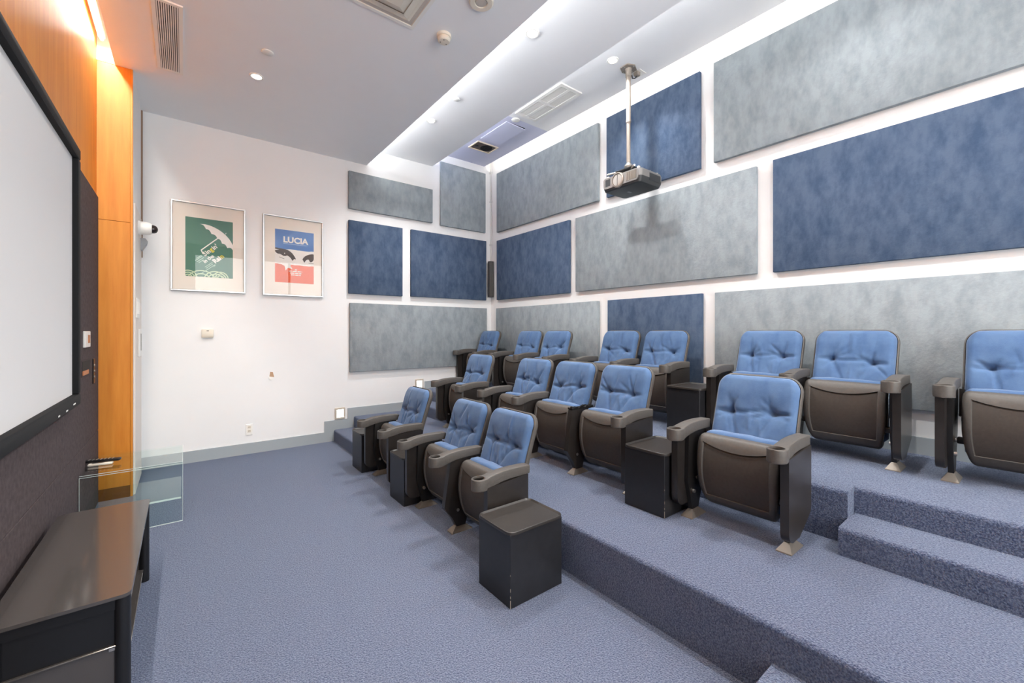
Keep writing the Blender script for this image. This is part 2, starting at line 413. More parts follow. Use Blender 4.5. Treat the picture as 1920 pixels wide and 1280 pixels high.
def foot_mesh():
    prof = [(-0.098, 0.0, 0.041), (-0.096, 0.006, 0.041), (-0.048, 0.048, 0.015), (0.03, 0.050, 0.015), (0.09, 0.008, 0.038), (0.092, 0.0, 0.040)]
    mb = MB()
    L = [mb.bm.verts.new((x, -h, z)) for x, z, h in prof]; R = [mb.bm.verts.new((x, h, z)) for x, z, h in prof]
    n = len(prof)
    for i in range(n): mb.bm.faces.new((L[i], L[(i + 1) % n], R[(i + 1) % n], R[i]))
    mb.bm.faces.new(L); mb.bm.faces.new(R)
    return mb.bevel_all(0.003, 1, 25).mesh('foot', M_FOOT, 30)
ME_FOOT = foot_mesh()
ME_BOLT = MB().cyl((0.0, -0.0275, 0.0), (0.0, 0.0275, 0.0), 0.013, n=12).mesh('pivot_bolt', M_BOLT)

def catmull(P, n):
    out = []
    for i in range(len(P) - 1):
        p0, p1, p2, p3 = P[max(i - 1, 0)], P[i], P[i + 1], P[min(i + 2, len(P) - 1)]
        for k in range(n):
            t = k / n
            out.append(tuple(0.5 * ((2 * p1[j]) + (-p0[j] + p2[j]) * t + (2 * p0[j] - 5 * p1[j] + 4 * p2[j] - p3[j]) * t * t + (-p0[j] + 3 * p1[j] - 3 * p2[j] + p3[j]) * t ** 3) for j in (0, 1)))
    out.append(P[-1]); return out
def pan_mesh():
    front = catmull([(0.045, 0.578), (0.005, 0.580), (-0.022, 0.566), (-0.045, 0.52), (-0.063, 0.42), (-0.062, 0.32), (-0.035, 0.20), (0.01, 0.125), (0.055, 0.10)], 9)
    top = [p for p in front if p[0] > -0.025 and p[1] > 0.56]
    low = [p for p in front if p[1] < 0.575 and p not in top]
    def fx(z):
        for (xa, za), (xb, zb) in zip(front[12:], front[13:]):
            if zb <= z <= za: return xa + (xb - xa) * (za - z) / (za - zb)
        return front[-1][0]
    back = [(0.075, 0.11), (0.06, 0.16), (0.035, 0.24), (0.022, 0.36), (0.03, 0.50), (0.05, 0.565)]
    W, TW = 0.25, 0.206
    inner = [-TW + 0.004 + (2 * TW - 0.008) * k / 30 for k in range(31)]
    ts = [-W, -W + 0.003, -W + 0.010, -W + 0.022, -W + 0.036, -TW - 0.002] + inner + [TW + 0.002, W - 0.036, W - 0.022, W - 0.010, W - 0.003, W]
    ZT, ZB = top[-1][1], 0.175
    rings = []
    for t in ts:
        e = max(0, abs(t) - (W - 0.036)) / 0.036
        sh = (1 - math.sqrt(max(0, 1 - e * e))) * 0.035
        arc = 0.532 - 0.036 * (1 - min(1, (t / TW) ** 2))
        zz = [ZT + (arc - ZT) * k / 4 for k in range(1, 5)] + [arc - 0.004, arc - 0.014] + [arc - 0.014 + (ZB + 0.004 - arc + 0.014) * k / 12 for k in range(1, 13)] + [ZB, 0.16, 0.145, 0.13, 0.118, 0.108, 0.10]
        loop = [(x, z, 0) for x, z in top] + [(fx(z), z, 1 if (abs(t) < TW and ZB + 0.001 < z < arc - 0.001) else 0) for z in zz] + [(x, z, 0) for x, z in back]
        ring = []
        for x, z, rec in loop:
            cx, cz = 0.03, 0.34
            d = math.hypot(x - cx, z - cz)
            xx, z2 = x - (x - cx) / d * sh * 0.9, z - (z - cz) / d * sh
            if rec:
                xx += 0.009 + (0.006 if z > arc - 0.006 else 0)
            tp = 1 - 0.13 * max(0, (0.34 - z) / 0.24) ** 2
            ring.append((xx, t * tp, z2))
        rings.append(ring)
    mb = MB(); mb.loft(rings)
    ti = [i for i, t in enumerate(ts) if abs(t) < TW]
    n0 = len(top)
    pb = MB(); pb.loft([[(p[0] - 0.0008, p[1], p[2]) for p in rings[i][n0 + 4:n0 + 18]] for i in ti], cap=False, closed=False)
    return mb.mesh('seat_pan', M_PLAS, 28), pb.mesh('seat_panel', M_PLASD, 28)
ME_PAN, ME_PANEL = pan_mesh()
def seat_cushion_mesh(seed):
    rnd = random.Random(seed)
    prof = rrect(0.030, 0.130, 0.155, 0.596, 0.03, 6)
    W = 0.243; rings = []
    ph = rnd.uniform(0, 6)
    for k in range(29):
        t = -W + 2 * W * k / 28
        e = max(0, abs(t) - (W - 0.045)) / 0.045
        s = 1 - math.sqrt(max(0, 1 - e * e)) * 0.9 if e > 0 else 0
        s = (1 - math.sqrt(max(0, 1 - e * e)))
        ring = []
        for (x, z) in prof:
            cx, cz = 0.08, 0.38
            xx = cx + (x - cx) * (1 - 0.45 * s); zz = cz + (z - cz) * (1 - 0.10 * s)
            if z > 0.5: zz += 0.0018 * math.sin(9 * t / W + ph) - 0.006 * (t / W) ** 2
            ring.append((xx, t, zz))
        rings.append(ring)
    mb = MB(); mb.loft(rings)
    return mb.mesh('seat_cushion', M_FAB, 60)
# backrest frame: line from (0.165,0.36) to (0.330,0.955)
BZ0, BZ1 = 0.33, 0.957
def bline(z):
    t = (z - BZ0) / (BZ1 - BZ0)
    return 0.150 + 0.178 * t + 0.012 * t * t - 0.012 * math.sin(PI * t)
BN = Vector((-0.953, 0, 0.302))
BW = 0.256
def bwidth(z, grow=0.0):
    """half width of the rounded outline at height z"""
    zt, zb, r, rb = BZ1 + grow, BZ0 - grow, 0.085 + grow, 0.04 + grow
    W = BW + grow
    if z > zt - r:
        d = (z - (zt - r)); return W - r + math.sqrt(max(0, r * r - d * d))
    if z < zb + rb:
        d = (zb + rb) - z; return W - rb + math.sqrt(max(0, rb * rb - d * d))
    return W
def back_cushion_mesh(seed):
    rnd = random.Random(seed)
    nu, nv = 60, 72
    zs = []
    for j in range(nv + 1):
        t = j / nv; zs.append(BZ0 + (BZ1 - BZ0) * (0.5 - 0.5 * math.cos(PI * (0.06 + 0.88 * t)) - (0.5 - 0.5 * math.cos(PI * 0.06))) / (math.cos(PI * 0.06)))
    btn = [(-0.128 + rnd.uniform(-.006, .006), 0.715 + rnd.uniform(-.012, .012)), (0.128 + rnd.uniform(-.006, .006), 0.715 + rnd.uniform(-.012, .012))]
    folds = []
    for (bx_, bz_) in btn:
        sgn = 1 if bx_ > 0 else -1
        for q in range(5):
            a = rnd.uniform(-2.6, 2.6) + PI / 2
            folds.append((bx_, bz_, a, rnd.uniform(0.07, 0.18), rnd.uniform(0.007, 0.014), rnd.uniform(0.007, 0.012)))
        folds.append((bx_, bz_, 0 if sgn > 0 else PI, 0.12, 0.013, 0.010))
        folds.append((bx_, bz_, -PI / 2 - sgn * rnd.uniform(0.1, 0.6), 0.27, 0.013, 0.013))
    for q in range(9):
        folds.append((rnd.uniform(-0.13, 0.13), rnd.uniform(0.42, 0.80), PI / 2 + rnd.uniform(-0.45, 0.45), rnd.uniform(0.10, 0.22), rnd.choice((-1, 1)) * rnd.uniform(0.004, 0.010), rnd.uniform(0.008, 0.016)))
    mb = MB(); V = []
    for z in zs:
        w_ = max(bwidth(min(max(z, BZ0 + 0.001), BZ1 - 0.001)) , 0.02)
        row = []
        for i in range(nu + 1):
            s = -math.cos(PI * i / nu) * 0.35 + (2 * i / nu - 1) * 0.65
            y = s * w_
            ew = (w_ - abs(y)); ez = min(BZ1 - z, z - BZ0 + 0.05)
            ed = max(0, min(ew, ez))
            R = 0.042
            h = 0.012 + 0.045 * math.sqrt(max(0, 1 - max(0, 1 - ed / R) ** 2))
            h += 0.010 * math.cos(y / 0.25 * PI / 2)
            # gentle lumbar swell and head roll
            h += 0.010 * math.exp(-((z - 0.50) / 0.1) ** 2) + 0.006 * math.exp(-((z - 0.86) / 0.07) ** 2)
            for (bx_, bz_) in btn:
                d2 = (y - bx_) ** 2 + (z - bz_) ** 2
                h -= 0.030 * math.exp(-d2 / (2 * 0.016 ** 2)) + 0.012 * math.exp(-d2 / (2 * 0.04 ** 2))
            zc = btn[0][1] + (btn[1][1] - btn[0][1]) * (y - btn[0][0]) / (btn[1][0] - btn[0][0])
            if abs(y) < 0.2: h -= 0.014 * math.exp(-((z - zc + 0.006 * math.sin(y * 30)) / 0.010) ** 2) * max(0, 1 - (abs(y) / 0.2) ** 4)
            for fx, fz, a, ln, am, wd in folds:
                dx, dz = y - fx, z - fz
                al = dx * math.cos(a) + dz * math.sin(a); ac = -dx * math.sin(a) + dz * math.cos(a)
                if 0 < al < ln:
                    h -= am * math.sin(PI * min(1, al / ln * 0.85 + 0.15)) * math.exp(-(ac / wd) ** 2) * min(1, ed / 0.05)
            p = Vector((bline(z), y, z)) + BN * h
            row.append(mb.bm.verts.new(p))
        V.append(row)
    for j in range(nv):
        for i in range(nu):
            mb.bm.faces.new((V[j][i], V[j][i + 1], V[j + 1][i + 1], V[j + 1][i]))
    return mb.mesh('back_cushion', M_FAB, 0 or 180)
def shell_mesh():
    g = 0.012
    def outline(grow):
        n = 40; zs = []
        L = []
        zt, zb = BZ1 + grow, BZ0 - grow
        for k in range(n + 1):
            t = k / n; z = zb + (zt - zb) * (0.5 - 0.5 * math.cos(PI * t))
            L.append((bwidth(z, grow), z))
        pts = [(w_, z) for w_, z in L] + [(-w_, z) for w_, z in reversed(L)]
        return pts
    mb = MB(); rings = []
    for grow, off in ((-0.004, 0.004), (0.004, 0.016), (0.011, 0.012), (0.013, 0.0), (0.011, -0.016), (0.0, -0.030), (-0.03, -0.042), (-0.12, -0.05)):
        ring = []
        for y, z in outline(grow):
            zc = min(max(z, BZ0 - 0.02), BZ1 + 0.02)
            ring.append(tuple(Vector((bline(zc), y, z)) + BN * off))
        rings.append(ring)
    R = mb.loft(rings, cap=False)
    mb.bm.faces.new(R[-1])
    return mb.mesh('back_shell', M_PLAS, 35)
ME_SHELL = shell_mesh()
ME_BAR = MB().box(0.00, 0.045, -0.274, 0.274, 0.235, 0.275, 0.006, 2).mesh('seat_hinge_bar', M_STDK)
ME_BRK = MB().prism([(0.10, 0.40), (0.20, 0.38), (0.225, 0.56), (0.12, 0.58)], 'y', -0.012, 0.012).mesh('back_bracket', M_STDK)
_t = MB(); _rn = random.Random(9)
for k in range(5):
    xs_ = [-0.13 + 0.027 * q for q in range(11)]
    _t.prism([(x, 0.578) for x in (xs_[0], xs_[-1])] + [(x, 0.586 + _rn.uniform(0, 0.018)) for x in reversed(xs_)], 'y', -0.03 + 0.012 * k, -0.019 + 0.012 * k)
ME_TORN = _t.mesh('torn_arm_mount', M_CUP)
PITCH2 = 0.3075
def chair(row, c, label, left, right, seed, pitch=0.61):
    """left/right: 'end' (aisle panel), 'mid' (shared upright), 'torn', or None (the neighbour owns it)"""
    X0, Z = {1: (1.76, 0.0), 2: (2.81, T1), 3: (3.94, T2)}[row]
    t = thing('theatre_chair', label, 'chair', (X0, c, Z), {1: 'front row chairs', 2: 'middle row chairs', 3: 'back row chairs'}[row])
    sp = link('seat_pan', ME_PAN, t); link('seat_panel', ME_PANEL, sp)
    link('seat_cushion', seat_cushion_mesh(seed), t)
    link('back_shell', ME_SHELL, t)
    link('back_cushion', back_cushion_mesh(seed), t)
    link('seat_hinge_bar', ME_BAR, t)
    for side, kind in ((1, left), (-1, right)):
        ys = side * pitch / 2
        link('back_bracket', ME_BRK, t, (0, side * 0.262, 0))
        if kind is None: continue
        if kind == 'end':
            st_ = link('standard', ME_INN, t, (0, ys - side * 0.012, 0))
            link('end_panel', ME_END, t, (0, ys + side * 0.024, 0))
        else:
            st_ = link('standard', ME_STD, t, (0, ys, 0))
        link('foot', ME_FOOT, st_)
        link('pivot_bolt', ME_BOLT, st_, (0.02, 0, 0.255)); link('pivot_bolt', ME_BOLT, st_, (-0.035, 0, 0.175))
        if kind == 'torn':
            link('torn_arm_mount', ME_TORN, t, (0.03, ys, 0))
        else:
            am = link('armrest', ME_ARM, t, (0, ys, 0))
            link('cup_rim', ME_RIM, am); link('cup_holder', ME_CUP, am)
    return t
chair(1, 4.335, 'blue theatre chair on its own at the far left of the front row', 'end', 'end', 11)
chair(1, 3.24, 'blue theatre chair in the middle of the three in the front row', 'end', 'mid', 12)
chair(1, 2.63, 'blue theatre chair in the front row beside the nearest black side table', None, 'end', 13)
chair(2, 4.65, 'blue theatre chair on its own at the far left of the middle row', 'end', 'end', 21)
chair(2, 3.5525, 'blue theatre chair second from the left in the middle row', 'end', 'mid', 22, 0.615)
chair(2, 2.9375, 'blue theatre chair in the middle row whose right armrest is missing', None, 'torn', 23, 0.615)
chair(2, 2.3225, 'blue theatre chair fourth from the left in the middle row', None, 'end', 24, 0.615)
chair(2, 1.2375, 'blue theatre chair on its own at the right end of the middle row', 'end', 'end', 25, 0.615)
chair(3, 6.035, 'blue theatre chair in the far corner of the back row', 'end', 'end', 31)
chair(3, 4.965, 'blue theatre chair second from the left in the back row', 'end', 'mid', 32)
chair(3, 4.355, 'blue theatre chair third from the left in the back row', None, 'end', 33)
chair(3, 3.245, 'blue theatre chair fourth from the left in the back row', 'end', 'mid', 34)
chair(3, 2.635, 'blue theatre chair in the back row left of the upper side table', None, 'end', 35)
chair(3, 1.5775, 'blue theatre chair in the back row just right of the upper side table', 'end', 'mid', 36, 0.615)
chair(3, 0.9625, 'blue theatre chair second from the right in the back row', None, 'end', 37, 0.615)
chair(3, 0.0975, 'blue theatre chair cut off by the right edge of the photo', 'end', 'end', 38, 0.615)

# ------------------------------------------------------------------ black side tables between the chairs
def side_table(x, y, z, label, hero=False):
    t = thing('side_table', label, 'side table', (x, y, z), 'black box side tables between the chairs')
    hx, hy = 0.2065, 0.164
    obj('cabinet', MB().box(-hx, hx, -hy, hy, 0, 0.426, 0.003, 1), M_TABLE, t)
    mb = MB()
    o_ = lambda g, r: rrect(-hx - g, hx + g, -hy - g, hy + g, r, 7)
    rings = []
    for g, r, zz in ((0.004, 0.04, 0.420), (0.010, 0.046, 0.423), (0.0115, 0.048, 0.432), (0.010, 0.046, 0.440), (0.007, 0.044, 0.4415), (0.002, 0.038, 0.438), (-0.004, 0.032, 0.432), (-0.02, 0.03, 0.431)):
        rings.append([(p[0], p[1], zz) for p in o_(g, r)])
    mb.loft(rings)
    obj('tray_top', mb, M_TRAY, t)
    if hero:
        for z0, z1, w_ in ((0.004, 0.05, 0.0022), (0.062, 0.075, 0.0016), (0.10, 0.118, 0.0014), (0.19, 0.20, 0.0012)):
            obj('worn_edge', MB().box(-hx - 0.0006, -hx + w_, -hy - 0.0006, -hy + w_, z0, z1), mat('bare_wood_chip', srgb(150, 138, 126), 0.7), t)
    return t
side_table(1.6845, 2.072, 0, 'nearest black box side table at the end of the front row', True)
side_table(1.785, 3.785, 0, 'black box side table between the front row chairs')
side_table(1.785, 4.945, 0, 'black box side table left of the farthest front row chair')
side_table(2.78, 1.776, T1, 'black box side table in the middle row on the lower tier', True)
side_table(2.83, 4.105, T1, 'black box side table mostly hidden behind the front row chairs')
side_table(3.87, 2.1075, T2, 'black box side table in the back row on the upper tier')

# ------------------------------------------------------------------ projection screen
t = thing('projection_screen', 'white fixed-frame projection screen with a black velvet bezel', 'projection screen', (XS + 0.012, 2.69, 1.09))
SY0, SY1, SZ0, SZ1 = -1.45, 1.45, 0.075, 1.71
obj('screen_surface', MB().box(0.008, 0.026, SY0, SY1, SZ0, SZ1), M_SCREEN, t)
fw = 0.08
def fr(y0, y1, z0, z1):
    return MB().box(0.0, 0.058, y0, y1, z0, z1, 0.012, 2)
obj('frame_rail', fr(SY0 - fw, SY1 + fw, SZ1, SZ1 + fw), M_BLACK, t)
fb = obj('frame_rail', fr(SY0 - fw, SY1 + fw, SZ0 - fw, SZ0), M_BLACK, t)
obj('frame_stile', fr(SY1, SY1 + fw, SZ0, SZ1), M_BLACK, t)
obj('frame_stile', fr(SY0 - fw, SY0, SZ0, SZ1), M_BLACK, t)
for yy, zz, ll in ((1.27, 0.022, 0.07), (1.055, 0.010, 0.05), (0.85, 0.010, 0.04)):
    obj('maker_badge', MB().box(0.058, 0.0592, yy, yy + ll, zz, zz + 0.009), M_WHITE, fb)

# plates on the plum panels
t = thing('control_plate', 'white wall plate with a copper slot on the plum panel', 'wall plate', (XS + 0.012, 4.84, 1.47))
obj('plate', MB().box(0, 0.014, -0.12, 0.12, 0, 0.13, 0.003, 1), M_WHITE, t)
obj('copper_slot', MB().box(0.014, 0.018, 0.0, 0.075, 0.035, 0.10), mat('copper', srgb(176, 110, 70), 0.4), t)
t = thing('cable_box', 'cable box with its recess shade painted on and a wooden insert beside the screen', 'cable box', (XS + 0.012, 4.83, 1.24))
obj('surround', MB().box(0, 0.004, -0.185, 0.185, 0, 0.13), M_PLUM, t)
obj('recess_shade_plate', MB().box(0.004, 0.006, -0.165, 0.16, 0.012, 0.122), M_DARK, t)  # flat plate, its dark colour paints the shade inside an open niche
obj('wood_insert', MB().box(0.006, 0.012, -0.165, 0.07, 0.012, 0.045), mat('raw_wood', srgb(196, 126, 82), 0.6), t)
t = thing('connector_strip', 'slim black connector strip next to the maple pier', 'connector strip', (XS + 0.012, 5.2, 1.14))
obj('strip', MB().box(0, 0.008, -0.04, 0.04, 0, 0.22, 0.003, 1), M_BLKMET, t)
for k in range(3): obj('socket', MB().cyl((0.008, 0.0, 0.06 + 0.05 * k), (0.012, 0.0, 0.06 + 0.05 * k), 0.012, n=12), M_BOLT, t)

# devices on the short left wall
t = thing('security_camera', 'white cylindrical dome camera mounted on the short left wall', 'camera', (XL + 0.012, 5.9, 2.69))
obj('housing', MB().lathe([(0.075, 0), (0.075, 0.012), (0.068, 0.02), (0.068, 0.06), (0.062, 0.09), (0.050, 0.108)], axis='x', capa=True, capb=True), M_WHITE, t)
obj('lens_dome', MB().lathe([(0.044, 0.107), (0.044, 0.125), (0.036, 0.143), (0.022, 0.153), (0.008, 0.157)], axis='x', capa=True, capb=True), mat('dark_dome', srgb(45, 38, 36), 0.12), t)
t = thing('grey_sounder', 'small grey wedge-shaped device below the dome camera', 'wall device', (XL + 0.012, 6.22, 2.50))
obj('body', MB().prism([(0, 0), (0.012, 0.0), (0.05, 0.07), (0.055, 0.11), (0.04, 0.13), (0, 0.13)], 'y', -0.05, 0.05).bevel_all(0.006, 2), mat('sounder_grey', srgb(160, 162, 165), 0.5), t)
t = thing('light_switch', 'white double light switch plate on the beige door wall', 'light switch', (XL + 0.012, 5.74, 1.735))
obj('plate', MB().box(0, 0.01, -0.15, 0.15, 0, 0.2, 0.003, 1), M_WHITE, t)
for yy in (-0.07, 0.07): obj('rocker', MB().box(0.01, 0.016, yy - 0.05, yy + 0.05, 0.04, 0.16, 0.002, 1), M_WHITE, t)
t = thing('grooved_plate', 'tall white wall plate with a dark upright groove', 'wall plate', (XL + 0.012, 5.97, 1.335))
obj('plate', MB().box(0, 0.014, -0.15, 0.15, 0, 0.29, 0.004, 1), M_WHITE, t)
obj('groove', MB().box(0.014, 0.016, 0.02, 0.045, 0.06, 0.24), M_DARK, t)

# ------------------------------------------------------------------ far wall: posters and fittings
def text(body, size, loc, rot, m, parent, ext=0.0, bold=0.0, align='LEFT', name='lettering', shear=0.0, sx=1.0):
    c = bpy.data.curves.new(name, 'FONT'); c.body = body; c.size = size; c.align_x = align; c.offset = bold; c.shear = shear; c.resolution_u = 3
    o = bpy.data.objects.new('tmp', c); COL.objects.link(o)
    dg = bpy.context.evaluated_depsgraph_get()
    me = bpy.data.meshes.new_from_object(o.evaluated_get(dg)); bpy.data.objects.remove(o)
    me.transform(Matrix.Diagonal((sx, 1, 1, 1)))
    me.materials.clear(); me.materials.append(m)
    r = link(name, me, parent, loc); r.rotation_euler = rot
    return r
LAYER = [0]
def flat(pts, y, m, parent, name):
    """flat printed shape on a poster: polygon of (x,z), facing -y"""
    LAYER[0] += 1; y = -0.0155 - 0.00012 * LAYER[0]
    mb = MB(); mb.bm.faces.new([mb.bm.verts.new((p[0], y, p[1])) for p in pts])
    mb.bm.normal_update(); bmesh.ops.triangulate(mb.bm, faces=mb.bm.faces[:])
    return obj(name, mb, m, parent, smooth=0)
I_WHITE = mat('print_white', srgb(240, 234, 226), 0.7); I_GREEN = mat('print_green', srgb(74, 124, 106), 0.7, var=0.08, scale=60)
I_YEL = mat('print_yellow', srgb(226, 204, 62), 0.7); I_PALE = mat('print_pale_green', srgb(190, 210, 176), 0.7); I_DIM = mat('print_dim', srgb(160, 190, 172), 0.7)
I_BLUE = mat('print_blue', srgb(92, 132, 190), 0.7); I_RED = mat('print_orange_red', srgb(226, 92, 50), 0.7); I_BRN = mat('print_brown', srgb(84, 74, 70), 0.7)
RX = (PI / 2, 0, 0)
def frame(x0, x1, z0, z1, label):
    t = thing('framed_poster', label, 'framed poster', ((x0 + x1) / 2, DA, z0), 'framed posters on the far wall')
    hw, h = (x1 - x0) / 2, z1 - z0
    fwid = 0.018
    for nm, a in (('frame_rail', (-hw, hw, 0, fwid)), ('frame_rail', (-hw, hw, h - fwid, h)), ('frame_stile', (-hw, -hw + fwid, fwid, h - fwid)), ('frame_stile', (hw - fwid, hw, fwid, h - fwid))):
        obj(nm, MB().box(a[0], a[1], -0.032, -0.004, a[2], a[3], 0.003, 1), M_ALU, t)
    obj('mat_board', MB().box(-hw + 0.01, hw - 0.01, -0.014, -0.004, 0.01, h - 0.01), M_MATB, t)
    obj('glass', MB().box(-hw + fwid, hw - fwid, -0.0255, -0.024, fwid, h - fwid), M_PGLASS, t)
    return t, hw, h
# poster 1
t, hw, h = frame(-0.128, 0.628, 2.09, 3.175, 'framed green poster with a white umbrella, left of the two posters')
px0, px1, pz0, pz1 = -0.238, 0.242, 0.182, 0.902
pr_ = obj('print', MB().box(px0, px1, -0.0152, -0.014, pz0, pz1), I_GREEN, t)
pw, ph = px1 - px0, pz1 - pz0
Q = lambda u, v: (px0 + u * pw, pz0 + v * ph)      # u right, v up in the print
def arcpts(c, r, a0, a1, n): return [(c[0] + r * math.cos(math.radians(a0 + (a1 - a0) * k / n)), c[1] + r * math.sin(math.radians(a0 + (a1 - a0) * k / n))) for k in range(n + 1)]
um = catmull([(0.29, 0.90), (0.40, 0.905), (0.52, 0.89), (0.64, 0.857), (0.75, 0.812), (0.85, 0.752), (0.93, 0.685), (1.0, 0.595)], 4)
cur = (1.0, 0.505); um.append(cur)
for nx in ((0.875, 0.535), (0.76, 0.605), (0.665, 0.68), (0.535, 0.752), (0.42, 0.825), (0.29, 0.90)):
    dx, dz = nx[0] - cur[0], nx[1] - cur[1]
    for k in range(1, 6):
        q = k / 5; b_ = 0.022 * math.sin(PI * q)
        um.append((cur[0] + dx * q + b_ * 0.6, cur[1] + dz * q + b_))
    cur = nx
um.pop()
flat([Q(*p) for p in um], 0, I_WHITE, pr_, 'umbrella_canopy')
def bar(a, b2, wd, m, nm, y=-0.0157):
    parent = pr_
    a, b2 = Vector(Q(*a)), Vector(Q(*b2)); d = (b2 - a).normalized(); n = Vector((-d.y, d.x)) * wd / 2
    flat([tuple(a + n), tuple(b2 + n), tuple(b2 - n), tuple(a - n)], y, m, parent, nm)
bar((0.665, 0.685), (0.315, 0.452), 0.012, I_WHITE, 'umbrella_handle'); bar((0.318, 0.462), (0.345, 0.418), 0.012, I_WHITE, 'umbrella_handle'); bar((0.338, 0.422), (0.40, 0.40), 0.012, I_WHITE, 'umbrella_handle')
bar((0.855, 0.80), (0.835, 0.775), 0.006, I_WHITE, 'umbrella_handle')
ang = math.radians(44)
def run(parts, size, u, v, bold):
    """words set one after another along a slanted baseline"""
    q = Q(u, v); adv = 0.0
    for s_, m in parts:
        LAYER[0] += 1
        o = text(s_, size, (q[0] + adv * math.cos(ang), -0.0155 - 0.00012 * LAYER[0], q[1] + adv * math.sin(ang)), (PI / 2, -ang, 0), m, pr_, bold=bold)
        adv += max(v_.co.x for v_ in o.data.vertices) + size * 0.06
run([('S', I_WHITE), ('in', I_WHITE), ('g', I_YEL), ("in'", I_WHITE)], 0.072, 0.40, 0.355, 0.0022)
run([('in the', I_WHITE)], 0.058, 0.40, 0.235, 0.0012)
run([('Rai', I_WHITE), ('n', I_YEL)], 0.074, 0.615, 0.245, 0.003)
for u, v, l in ((0.22, 0.305, 0.16), (0.20, 0.27, 0.2), (0.235, 0.25, 0.2), (0.27, 0.235, 0.14), (0.40, 0.17, 0.22), (0.42, 0.15, 0.2), (0.33, 0.06, 0.3), (0.50, 0.16, 0.16), (0.58, 0.19, 0.06)):
    bar((u, v), (u + l * 0.72, v + l * 0.42), 0.008, I_DIM, 'small_print')
for cx, cz, r0 in ((0.06, -0.02, 0.10), (0.33, -0.09, 0.165), (0.62, -0.055, 0.135), (0.73, -0.01, 0.095)):
    for k in range(3):
        r_o, r_i = r0 * (1 - 0.27 * k), r0 * (1 - 0.27 * k) - 0.014
        c_ = Q(cx, cz)
        pts = [p for p in arcpts(c_, r_o * 0.9, 0, 180, 20)] + [p for p in reversed(arcpts(c_, r_i * 0.9, 0, 180, 20))]
        pts = [(min(max(p[0], px0), px1), max(p[1], pz0 + 0.0005)) for p in pts]
        mb = MB(); n = 21
        LAYER[0] += 1
        vs = [mb.bm.verts.new((p[0], -0.0155 - 0.00012 * LAYER[0], p[1])) for p in pts]
        for i in range(n - 1):
            if len({tuple(round(c, 5) for c in vs[q].co) for q in (i, i + 1, 2 * n - 2 - i, 2 * n - 1 - i)}) == 4:
                mb.bm.faces.new((vs[i], vs[i + 1], vs[2 * n - 2 - i], vs[2 * n - 1 - i]))
        obj('cloud_line', mb, I_PALE, pr_, smooth=0)
# poster 2
t, hw, h = frame(0.823, 1.575, 2.085, 3.168, 'framed blue, white and red poster with a pair of eyes')
px0, px1, pz0, pz1 = -0.232, 0.252, 0.183, 0.902
pw, ph = px1 - px0, pz1 - pz0
pr_ = obj('print', MB().box(px0, px1, -0.0152, -0.014, pz0, pz1), I_WHITE, t)
rnd = random.Random(4); LAYER[0] = 0
edge = [(k / 16, 0.635 + rnd.uniform(-.006, .006)) for k in range(17)]
flat([Q(0, 1), Q(1, 1)] + [Q(*p) for p in reversed(edge)], -0.0156, I_BLUE, pr_, 'blue_field')
edge = [(k / 16, 0.345 + rnd.uniform(-.006, .006)) for k in range(17)]
star = [(0.13, 0.352), (0.24, 0.31), (0.262, 0.225), (0.325, 0.285), (0.44, 0.265), (0.385, 0.32), (0.40, 0.352), (0.30, 0.38)]
flat([Q(0, 0), Q(1, 0)] + [Q(*p) for p in reversed(edge)], 0, I_RED, pr_, 'red_field')
flat([Q(*p) for p in star], 0, I_WHITE, pr_, 'white_star')
def smooth_loop(P, n=3):
    P2 = [P[-1]] + P + [P[0], P[1]]
    return catmull(P2, n)[n:-n - 1]
eye1 = [(0.0, 0.645), (0.12, 0.64), (0.30, 0.625), (0.42, 0.575), (0.50, 0.50), (0.525, 0.455), (0.48, 0.46), (0.44, 0.425), (0.39, 0.475), (0.31, 0.515), (0.25, 0.52), (0.22, 0.50), (0.12, 0.535), (0.07, 0.535), (0.0, 0.575)]
flat([Q(min(max(p[0], 0), 1), p[1]) for p in smooth_loop(eye1)], -0.0156, I_BRN, pr_, 'printed_eye')
flat([Q(0.17, 0.525), Q(0.21, 0.57), Q(0.29, 0.575), Q(0.34, 0.53), Q(0.25, 0.50)], -0.0159, I_BRN, pr_, 'printed_eye')
flat([Q(0.0, 0.62), Q(0.10, 0.615), Q(0.03, 0.60), Q(0.0, 0.60)], -0.0159, I_WHITE, pr_, 'printed_eye')
flat([Q(0.225, 0.56), Q(0.25, 0.565), Q(0.25, 0.54), Q(0.23, 0.54)], -0.0161, I_WHITE, pr_, 'printed_eye')
bar((0.10, 0.475), (0.23, 0.447), 0.005, I_BRN, 'printed_eye')
eye2 = [(1.0, 0.585), (0.88, 0.575), (0.76, 0.53), (0.70, 0.47), (0.72, 0.445), (0.75, 0.41), (0.79, 0.455), (0.86, 0.475), (0.90, 0.43), (0.96, 0.44), (1.0, 0.49)]
flat([Q(min(max(p[0], 0), 1), p[1]) for p in smooth_loop(eye2)], -0.0156, I_BRN, pr_, 'printed_eye')
bar((0.86, 0.405), (1.0, 0.40), 0.005, I_BRN, 'printed_eye')
q = Q(0.20, 0.765); text('LUCIA', 0.110, (q[0], -0.019, q[1]), RX, I_WHITE, pr_, bold=0.0045)
bar((0.205, 0.738), (0.82, 0.738), 0.007, mat('print_pale_blue', srgb(170, 192, 222), 0.7), 'small_print')
for z, a, b2 in ((0.255, 0.5, 0.56), (0.222, 0.345, 0.69), (0.187, 0.375, 0.67), (0.152, 0.40, 0.65)):
    u = a
    while u < b2:
        l = rnd.uniform(0.05, 0.12); bar((u, z), (min(u + l, b2), z), 0.012, I_WHITE, 'small_print'); u += l + 0.02

